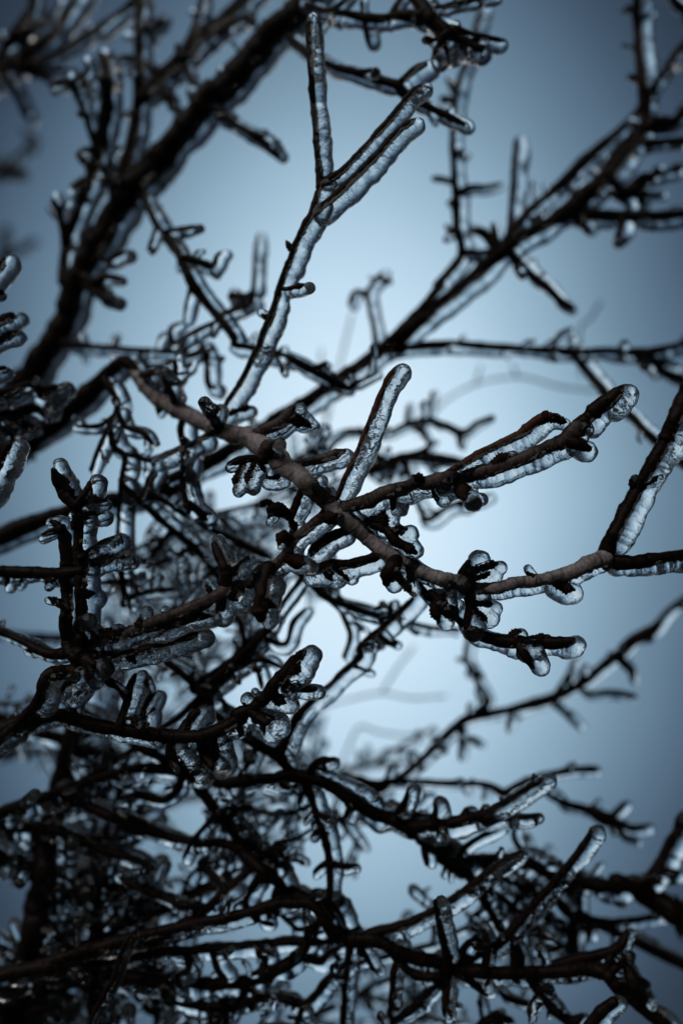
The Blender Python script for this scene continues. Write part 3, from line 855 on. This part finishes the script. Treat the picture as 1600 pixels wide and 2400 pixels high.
bough('ice_coated_branch', 'dark out-of-focus branch rising to the right edge below the middle', 'branch', 'ice-coated branches', """
stem id=0 z=9,12,14,14 ice=80 s=10 : T11 500,790,90 700,840,110 850,880,130 1000,900,110 1100,860,66 1200,800,62 1350,660,62 1500,520,66 T12 0,690,58 200,510,72 300,465,72 500,430,68 650,390,90 800,340,82 950,260,82 1100,140,82 1200,60,84 T9 1240,1320,96 1380,1240,88 1450,1150,48 1568,1050,42 1720,940,40
twig id=a z=14 ice=70 s=2 : T12 300,450,62 370,370,60 310,260,52 285,200,56 235,110,46 T9 245,1310,42 250,1200,40
twig p=a z=14 ice=50 : T12 290,210,50 340,215,44
twig p=a z=14 ice=50 : T12 240,125,46 190,115,40
twig z=14 ice=60 : T12 870,310,50 875,190,46 905,115,46
twig z=14 ice=60 : T12 790,330,50 870,190,44
twig z=14 ice=80 : T12 770,380,56 850,460,50 925,540,52
twig z=14 ice=60 : T12 920,290,50 1000,330,46 1130,325,62 1270,345,62
twig z=14 ice=60 : T12 1170,110,70 1250,190,66 1255,260,46
twig z=14 ice=50 : T12 1150,120,60 1110,85,50
twig id=b z=13 ice=60 : T12 200,540,50 205,620,46 205,730,44
twig p=b z=13 ice=70 : T12 200,620,50 260,610,52 330,645,42
twig z=13 ice=60 : T12 520,430,50 490,545,44
twig z=13 ice=50 : T12 260,480,50 250,410,50
twig id=c z=11,10 ice=60 s=2 : T11 1080,870,60 1250,870,52 1568,880,50 T12 200,880,48 350,885,52 440,930,60 490,965,60
twig id=d p=c z=12 ice=70 s=1 : T12 460,940,60 560,885,56 720,830,64 900,790,52 1040,790,62
twig id=e p=d z=12 ice=90 s=4 : T12 720,840,60 720,930,52 850,1000,62 1000,1050,84 1100,1090,120 1170,1120,80
twig p=e z=12 ice=80 : T12 1120,1090,70 1210,1000,56
twig p=e z=12 ice=80 : T12 1150,1110,66 1250,1150,60 1340,1140,56
twig p=e z=12 ice=70 : T12 1150,1140,66 1200,1200,52 1290,1240,46
""")

bough('ice_coated_branch', 'heavy dark branch running along the bottom right to the right edge', 'branch', 'ice-coated branches', """
stem id=0 z=5,6,8,9,9 ice=120 s=10 : T11 1100,1100,90 1210,1170,84 1350,1290,92 1500,1400,95 T12 60,1280,112 180,1340,112 350,1350,96 540,1340,70 700,1400,100 850,1480,120 1000,1500,112 1200,1500,110 1350,1465,100 1430,1350,76 1500,1220,84 1568,1130,84 1700,980,80
twig z=9 ice=100 : T12 1510,1200,70 1530,1130,60 1530,1090,60
twig z=9 ice=110 : T12 1400,1420,90 1470,1420,90 1500,1420,90
twig z=5 ice=80 : T12 160,1330,60 300,1220,46 450,1150,40
twig z=9 ice=70 : T12 620,1340,50 540,1230,50 530,1140,46
twig id=a z=7 ice=80 s=3 : T14 360,130,80 500,220,76 600,320,66 650,400,52 740,570,50
twig id=b z=8 ice=80 s=2 : T14 670,350,60 780,440,60 830,480,52
twig id=c z=8 ice=70 s=2 : T14 740,300,50 890,360,52
twig id=d z=10,10 ice=60 s=3 : T14 980,380,60 1060,480,64 1250,550,60 1450,650,62 1568,705,62 1720,770,62
twig id=e z=9 ice=70 s=4 : T14 1080,290,66 1075,480,70 1060,640,80 1110,730,80
twig id=f z=10 ice=70 s=4 : T14 1250,320,90 1350,360,100 1450,420,116 1568,480,116 1720,540,110
twig p=f z=11 ice=50 : T14 1100,490,40 1250,510,42 1480,480,44
twig p=f z=10 ice=60 : T14 1530,470,70 1552,570,50
twig z=10 ice=60 s=1 : T14 870,520,56 960,590,52 1040,640,50
twig z=10 ice=60 s=1 : T14 920,440,50 940,500,56 1010,540,50
twig z=5 ice=60 : T14 380,170,50 390,240,44
""")

bough('ice_coated_branch', 'twig at the bottom right with two straight pale icy shoots and a beaded upright', 'branch', 'ice-coated branches', """
stem id=0 z=5,4,4,4.5,5 ice=75 s=10 : T13 -150,800,70 300,670,70 650,575,66 1000,500,62 1400,420,66 T14 -20,580,80 150,590,80 300,660,76 450,700,80 520,722,88 700,742,72 900,742,72 1100,722,80 1200,740,90 1290,830,84 1420,940,76 1560,1060,70
twig id=a z=4 ice=72 s=3 : T14 130,565,60 300,520,50 420,460,46 560,370,46 700,262,44 822,190,40
twig id=b z=4,3.5 ice=74 s=4 : T14 500,715,66 640,650,62 740,590,60 850,470,52 950,360,46 1050,240,46 1150,100,42
twig id=c z=1.5 ice=70 : T14 495,710,44 465,570,42 442,450,38 432,418,36
twig z=4 ice=62 s=1 : T14 485,720,52 480,850,60 470,930,50
twig id=d z=5 ice=64 s=4 : T14 470,740,62 350,880,52 250,960,48 140,1040,46
twig z=5 ice=60 s=2 : T14 270,660,50 240,740,46 230,850,42 210,1010,40
twig z=6 ice=60 s=1 : T14 50,590,50 25,700,44 15,850,44 5,1010,44
twig z=5 ice=60 s=1 : T14 60,580,50 130,700,40 160,740,36
twig id=e z=5 ice=60 s=3 : T14 860,760,60 960,900,62 1050,965,60 1100,940,46
twig p=e z=7 ice=50 : T14 940,860,50 850,885,40 760,860,40 730,830,36
twig z=4 ice=86 : T14 530,740,60 600,790,60 665,840,42
twig id=g z=4.5 ice=60 s=4 : T14 200,600,52 270,700,46 350,760,56 440,760,60
twig z=4 ice=56 s=2 : T14 670,640,56 660,570,44 650,550,44
twig z=4.5 ice=60 s=1 : T14 540,670,50 580,610,46 640,590,42
twig z=4.5 ice=60 : T14 790,610,46 830,720,40
twig z=5 ice=60 s=2 : T14 880,760,56 1000,700,60 1250,640,60 1310,560,60
twig z=5 ice=60 s=2 : T14 1290,700,60 1340,800,90 1380,870,70
twig z=5 ice=60 s=1 : T14 1240,660,46 1220,740,50
""")
bough('ice_coated_branch', 'short blunt ice-sheathed shoot rising from the bottom edge at right', 'branch', 'ice-coated branches', """
stem id=0 z=2.5 ice=86 : T14 1060,1100,52 1120,1010,50 1190,925,48 1245,880,46
""")
bough('ice_coated_branch', 'dark twig tips rising from the bottom edge right of the middle', 'branch', 'ice-coated branches', """
stem id=0 z=6 ice=70 s=3 : T14 580,1100,70 640,990,66 700,955,60 770,960,50
twig z=7 ice=60 : T14 690,960,46 710,920,36
""")

bough('ice_coated_branch', 'dark limb slanting down through the lower left to the bottom middle', 'branch', 'ice-coated branches', """
stem id=0 z=7,5.5,5,5 ice=130 s=12 : T10 300,300,70 500,440,76 700,560,84 950,700,84 1120,800,88 1220,900,90 1330,1050,92 1450,1200,92 1560,1300,96 T11 160,1260,100 250,1370,104 400,1480,96 T13 1300,360,92 1400,405,84 1520,450,72 T14 40,590,60
twig id=a z=6 ice=80 s=4 : T13 1130,165,64 1030,152,54 830,132,56 600,60,62 450,0,60 300,-80,60
twig id=b z=5 ice=80 s=4 : T13 1170,250,52 1030,380,52 900,480,54 760,560,62 600,620,62
twig p=b z=6 ice=80 s=1 : T13 1030,350,50 960,270,50 920,240,60
twig p=b z=6 ice=70 s=2 : T13 930,440,46 830,430,44 680,370,50 560,310,56
twig id=c z=6 ice=70 s=2 : T13 1290,330,52 1260,420,44 1350,530,44 1390,540,44
twig z=6 ice=80 s=3 : T13 1240,280,90 1270,190,60 1300,200,60
twig z=5 ice=70 s=2 : T13 1200,290,60 1130,420,46 1200,500,46 1250,520,46
twig z=5.5 ice=80 s=2 : T10 1330,1040,60 1290,1100,46 1190,1220,50 1130,1330,46
twig z=5 ice=90 s=2 : T11 50,1130,70 150,1040,56 230,1030,60
twig z=5 ice=80 s=2 : T11 230,1330,80 330,1300,70 400,1260,66 450,1320,60
twig z=6 ice=80 s=2 : T10 1130,800,70 1080,920,70 1000,980,66 850,950,70 760,970,60
""")
bough('ice_coated_branch', 'long thin dark twig running level across the bottom left', 'branch', 'ice-coated branches', """
stem id=0 z=5 ice=80 s=9 : T13 -150,780,80 150,725,76 300,700,74 500,680,72 700,650,66 900,640,54 1150,612,50 1400,600,46 1568,602,48 T14 100,600,46
twig z=5 ice=80 s=2 : T13 980,640,50 1000,720,46 1040,770,50
twig z=5 ice=80 s=2 : T13 1180,620,46 1220,690,50 1200,760,56
twig z=5 ice=80 s=2 : T13 850,640,50 870,720,50 820,760,46
""")
bough('ice_coated_branch', 'crooked dark branch climbing right from the bottom edge, left of the middle', 'branch', 'ice-coated branches', """
stem id=0 z=6,5 ice=80 s=9 : T13 -150,860,80 100,770,76 200,750,74 400,745,72 600,765,76 850,790,70 1100,785,74 1250,740,76 1380,650,70 1480,490,66 1560,420,60
twig id=a z=5 ice=70 s=5 : T13 940,1040,60 1000,960,62 1120,880,56 1280,860,50 1400,885,48 1500,780,50 1600,690,46
twig z=6 ice=70 s=3 : T13 1150,790,56 1080,880,56 1000,1010,60
twig z=6 ice=70 s=2 : T13 750,790,60 800,860,60 950,900,60 1080,890,56
twig z=5 ice=70 s=2 : T13 1380,660,60 1470,690,56 1500,660,46 1568,620,40
twig p=a z=6 ice=60 s=1 : T13 1400,880,40 1370,960,44 1340,1030,44
""")
bough('ice_coated_branch', 'single thin frosted twig hanging in the dark lower left', 'branch', 'ice-coated branches', """
stem id=0 z=2.5 ice=44 s=2 : T13 620,560,26 580,610,26 545,690,28 520,770,28 470,860,26 425,950,24 400,1040,24
""")

# ---- the dark thicket at the lower left: stems grown at random, each a bough of its own
def grow(start, ang, length, w0, w1, bend, step=45):
    """a shoot that runs straight and turns a little at each node"""
    x, y = start; pts = [(x, y)]; a = ang; n = max(3, int(length / step)); sgn = 1
    for i in range(n):
        if i % 2: a += sgn * abs(rng.normal(0, bend)); sgn = -sgn
        x += math.cos(a) * step; y += math.sin(a) * step
        pts.append((x, y))
    ws = np.linspace(w0, w1, len(pts))
    return pts, ws
def fmt(pts, ws): return 'T0 ' + ' '.join('%.0f,%.0f,%.1f' % (p[0], p[1], w) for p, w in zip(pts, ws))
def thicket(label, start, ang, length, w0, w1, z, ntwig, tw_len, nspur):
    pts, ws = grow(start, ang, length, w0, w1, 0.13)
    rows = ['stem id=0 z=%.1f,%.1f ice=%.0f s=%d : %s' % (z, z - 1, w0 * 1.1, nspur, fmt(pts, ws))]
    for i in range(ntwig):
        j = int(rng.uniform(0.08, 0.95) * (len(pts) - 1))
        d = (pts[j + 1][0] - pts[j][0], pts[j + 1][1] - pts[j][1])
        a = math.atan2(d[1], d[0]) + rng.choice([-1, 1]) * rng.uniform(0.5, 1.2)
        w = max(12, ws[j] * rng.uniform(0.3, 0.55))
        L = rng.uniform(*tw_len)
        q, qs = grow(pts[j], a, L, w, w * 0.55, 0.2, 32)
        rows.append('twig id=t%d z=%.1f ice=%.0f s=%d : %s' % (i, z + rng.uniform(-3, 3), w + 18, int(L / 45), fmt(q, qs)))
        if rng.random() < 0.6:
            q2, qs2 = grow(q[len(q) // 2], a + rng.choice([-1, 1]) * rng.uniform(0.6, 1.1), L * 0.6, w * 0.8, w * 0.5, 0.2, 28)
            rows.append('twig p=t%d z=%.1f ice=%.0f s=%d : %s' % (i, z + rng.uniform(-3, 3), w + 15, 2, fmt(q2, qs2)))
    bough('ice_coated_branch', label, 'branch', 'ice-coated branches', '\n'.join(rows))
UPA = -math.pi / 2
thicket('thick black stem standing along the left edge, lower half', (15, 2560), UPA + 0.02, 1000, 95, 46, 9, 9, (90, 200), 6)
thicket('dark stem rising at the lower left beside the edge stem', (105, 2560), UPA + 0.02, 850, 70, 34, 11, 9, (100, 200), 6)
thicket('dark leaning stem in the lower left, third from the left edge', (215, 2570), UPA + 0.04, 620, 52, 26, 8, 8, (90, 200), 5)
thicket('blurred dark stem leaning right out of the bottom left', (-80, 2330), -0.42, 700, 46, 24, 8, 7, (100, 200), 5)
thicket('dark stem crossing the bottom left corner almost level', (-80, 2240), -0.12, 560, 46, 24, 12, 6, (100, 200), 5)
thicket('dark stem entering from the left edge below the icy pair of shoots', (-80, 1930), -0.05, 460, 40, 22, 7, 6, (90, 180), 5)
thicket('tangled dark stem at the left edge under the upright twig', (-80, 1660), 0.3, 420, 38, 22, 10, 6, (90, 170), 5)
thicket('dark stem low along the bottom edge at left', (60, 2480), -0.25, 640, 40, 22, 6, 6, (90, 180), 5)
thicket('dark stem fanning out of the very bottom left corner', (-60, 2420), -0.75, 620, 44, 22, 10, 8, (90, 180), 5)
thicket('dark twiggy stem rising from the bottom edge a quarter in from the left', (380, 2520), UPA - 0.1, 430, 36, 20, 9, 7, (90, 170), 5)
thicket('dark stem leaning left in the lower left quarter', (420, 2300), UPA - 0.75, 480, 34, 18, 11, 7, (90, 170), 5)
thicket('blurred thicket stem behind the icy pair of shoots', (-60, 1480), 0.05, 620, 30, 18, 16, 8, (110, 220), 5)
thicket('blurred thicket stem behind the sweeping branch below the middle', (-40, 1780), -0.3, 800, 30, 18, 18, 9, (120, 240), 5)
thicket('blurred branch behind the centre, leaning right', (330, 1480), -0.75, 640, 28, 16, 17, 8, (110, 220), 5)
thicket('blurred branch in the background along the bottom middle', (520, 2500), -0.6, 620, 32, 18, 16, 8, (120, 220), 5)
thicket('thin knobbly twig behind the icy pair of shoots, leaning up right', (160, 1650), -0.8, 560, 20, 12, 8, 8, (80, 170), 6)
thicket('fine blurred twig rising behind the ice-tipped end below the centre', (420, 1750), -0.95, 520, 20, 12, 11, 8, (80, 170), 6)
thicket('fine twig tangle low in the middle behind the arching limb', (480, 1900), -0.15, 520, 20, 12, 10, 8, (80, 160), 6)
thicket('fine dark twigs low down left of the middle', (300, 2150), -0.4, 520, 22, 12, 8, 8, (80, 170), 6)
thicket('fine blurred twigs at the bottom right behind the icy shoots', (900, 2440), -0.7, 560, 24, 12, 13, 8, (90, 180), 6)
thicket('straight fine twig behind the centre, crossing from lower left to upper right', (300, 1300), -0.5, 620, 18, 10, 10, 9, (80, 180), 6)
thicket('fine straight twig low right of the middle behind the crossing icy shoots', (880, 2250), -0.35, 520, 18, 10, 9, 8, (80, 160), 6)
thicket('thin blurred branch crossing behind the lower middle', (300, 1900), -0.35, 700, 24, 14, 20, 8, (110, 200), 5)
thicket('thin blurred branch behind the left of the middle', (180, 1330), -0.2, 520, 22, 14, 14, 8, (90, 170), 5)

bough('ice_coated_branch', 'blurred twiggy branch in the background right of the centre', 'branch', 'ice-coated branches', """
stem id=0 z=14,12,12 ice=60 s=4 : T5 300,1640,60 560,1480,60 680,1400,58 840,1340,58 1060,1350,56 1170,1300,62 1310,1270,62 1400,1300,52 T6 100,1295,56 225,1340,58 300,1290,56 395,1250,60
twig z=13 ice=60 : T5 1310,1270,50 1325,1180,48 1338,1100,44
twig z=13 ice=60 : T5 1180,1300,48 1192,1180,44
twig id=b z=11 ice=60 s=2 : T5 900,1330,56 1010,1500,60 1170,1490,62 1290,1450,50 1350,1400,50
twig p=b z=11 ice=60 : T5 1290,1470,48 1480,1505,50 1545,1525,46
twig z=11 ice=60 : T5 1270,1310,48 1310,1400,48
twig z=12 ice=60 : T6 200,1340,56 202,1425,62
twig p=b z=11 ice=60 s=2 : T5 1150,1490,70 1165,1560,72 T8 1150,310,66
twig p=b z=10 ice=60 s=3 : T5 1060,1500,62 T8 940,280,62 1100,235,66 1190,195,60 1400,212,48 1530,220,48
twig p=b z=10 ice=80 s=1 : T8 1180,240,50 1270,520,46 1320,565,58 1420,500,52 1568,440,50 T9 200,480,46 370,420,40
""")
bough('ice_coated_branch', 'dark crossing twigs with frosted ice hanging left of the centre branch', 'branch', 'ice-coated branches', """
stem id=0 z=6,5,4.5,5 ice=90 s=2 : T4 640,1020,70 690,1090,60 722,1180,54 680,1290,54 620,1420,52 560,1568,48
twig z=4.5 ice=80 s=1 : T4 725,1180,46 760,1300,48 870,1340,54 935,1405,48
twig id=v z=5 ice=112 s=2 : T4 680,1300,50 700,1430,62 T7 770,190,56 745,330,54 738,480,50 728,650,50 738,745,42
twig p=v z=5 ice=90 s=1 : T7 770,170,40 880,200,46 960,230,46 905,330,44 865,450,50
twig z=6 ice=70 s=1 : T4 700,1240,46 610,1300,44 470,1305,40
twig id=w p=v z=7 ice=84 s=3 : T7 745,330,50 840,440,62 950,540,60 1070,640,62 1180,730,72 1250,800,62 1310,890,50 1345,965,42
twig p=w z=6 ice=66 s=1 : T7 860,430,50 960,430,48 1120,530,50 1300,630,54 1430,690,58 T8 150,710,66 330,795,58
twig p=w z=11 ice=60 s=1 : T7 1050,640,48 960,750,52 880,850,52
twig p=w z=12 ice=60 s=1 : T7 1170,750,50 1050,800,50 900,870,54
twig id=x p=v z=6 ice=90 s=3 : T7 730,690,50 742,840,62 750,940,66 770,1040,60 805,1110,46
twig p=x z=7 ice=70 s=1 : T7 750,940,50 860,930,50
twig p=x z=7 ice=70 s=1 : T7 750,950,50 600,955,48
twig p=x z=7 ice=70 s=2 : T7 770,1060,52 850,1020,50 1000,1000,52 1090,1000,42
""")
bough('ice_coated_branch', 'two dark parallel twigs slanting up below the ice-tipped end left of the centre', 'branch', 'ice-coated branches', """
stem id=0 z=7,5,5 ice=80 s=3 : T11 -800,860,66 -560,720,60 -350,560,60 -180,440,60 T8 20,1540,62 180,1400,66 330,1240,70 420,1090,58 540,930,48
twig z=6 ice=76 s=2 : T10 1180,290,54 1350,170,54 1500,60,54 T8 130,1400,58 300,1250,60
twig z=6 ice=80 s=1 : T8 200,1390,50 190,1300,54 165,1200,54 110,1130,48
twig z=6 ice=84 : T8 330,1300,50 440,1330,46 490,1200,50 560,1120,42
twig z=5 ice=84 s=1 : T11 -100,420,50 0,310,52 130,180,54 270,30,60
twig z=5 ice=80 s=1 : T11 130,190,50 280,120,46 420,170,42
twig z=5 ice=80 : T11 260,150,40 300,290,44
twig z=6 ice=80 s=1 : T11 -100,300,46 20,420,50 60,440,60
""")
bough('ice_coated_branch', 'thin drooping blurred twig below the centre, left of the lower icy tip', 'branch', 'ice-coated branches', """
stem id=0 z=6,7 ice=72 s=1 : T8 520,860,46 640,980,56 740,1070,54 800,1170,52 838,1280,56 800,1405,42
twig z=9 ice=60 s=1 : T8 760,1060,48 1000,1120,46 1200,1200,46 1350,1235,48 1500,1245,48 T9 190,1245,44
""")


# ------------------------------------------------------------------ ice: fuse every sheath with its beads into one skin
for ob, near, z in ICE_RAW:
    m = ob.modifiers.new('skin', 'REMESH')
    m.mode = 'VOXEL'
    m.voxel_size = float(np.interp(z, [0, 4, 15, 50], [0.00038, 0.0006, 0.0009, 0.0016]))
    m.use_smooth_shade = True
    m2 = ob.modifiers.new('soften', 'SMOOTH')
    m2.factor = 0.5; m2.iterations = 5
dg = bpy.context.evaluated_depsgraph_get()
dg.update()
done = []
for ob, near, z in ICE_RAW:
    done.append((ob, near, bpy.data.meshes.new_from_object(ob.evaluated_get(dg))))
for ob, near, me in done:
    old = ob.data
    ob.modifiers.clear()
    n = len(me.vertices)
    co = np.empty(n * 3, 'f'); no = np.empty(n * 3, 'f')
    me.vertices.foreach_get('co', co); me.vertices.foreach_get('normal', no)
    co = co.reshape(-1, 3); no = no.reshape(-1, 3)
    if near > 0.1:
        d = np.array([noise.noise(Vector(p) * 330) * 0.00030 + noise.noise(Vector(p) * 900) * 0.00012 for p in co], 'f')
    else:
        d = np.array([noise.noise(Vector(p) * 260) * 0.0004 for p in co], 'f')
    me.vertices.foreach_set('co', (co + no * d[:, None]).ravel())
    me.polygons.foreach_set('use_smooth', [True] * len(me.polygons))
    me.name = ob.name.split('.')[0]
    ob.data = me
    bpy.data.meshes.remove(old)
    me.update()
    # a bead that does not touch the sheath becomes an object of its own
    ne = len(me.edges); ed = np.empty(ne * 2, np.int64); me.edges.foreach_get('vertices', ed); ed = ed.reshape(-1, 2)
    lab = np.arange(n)
    while True:
        m_ = np.minimum(lab[ed[:, 0]], lab[ed[:, 1]]); new = lab.copy()
        np.minimum.at(new, ed[:, 0], m_); np.minimum.at(new, ed[:, 1], m_)
        new = new[new]; new = new[new]
        if (new == lab).all(): break
        lab = new
    ids, cnt = np.unique(lab, return_counts=True)
    if len(ids) < 2: continue
    V = np.empty(n * 3, 'f'); me.vertices.foreach_get('co', V); V = V.reshape(-1, 3)
    polys = [tuple(p.vertices) for p in me.polygons]
    pl_ = np.array([lab[p[0]] for p in polys])
    order = ids[np.argsort(-cnt)]
    for r_, q_ in enumerate(order):
        vi = np.nonzero(lab == q_)[0]
        if r_ and len(vi) < 40: continue
        mp = np.full(n, -1); mp[vi] = np.arange(len(vi))
        F = [tuple(int(mp[i]) for i in p) for p, l_ in zip(polys, pl_) if l_ == q_]
        m3 = bpy.data.meshes.new('ice_sheath' if r_ == 0 else 'ice_bead')
        m3.from_pydata(V[vi].tolist(), [], F)
        for mm in me.materials: m3.materials.append(mm)
        m3.polygons.foreach_set('use_smooth', [True] * len(m3.polygons))
        if r_ == 0: ob.data = m3
        else:
            o3 = bpy.data.objects.new('ice_bead', m3); scene.collection.objects.link(o3); o3.parent = ob.parent
    bpy.data.meshes.remove(me)
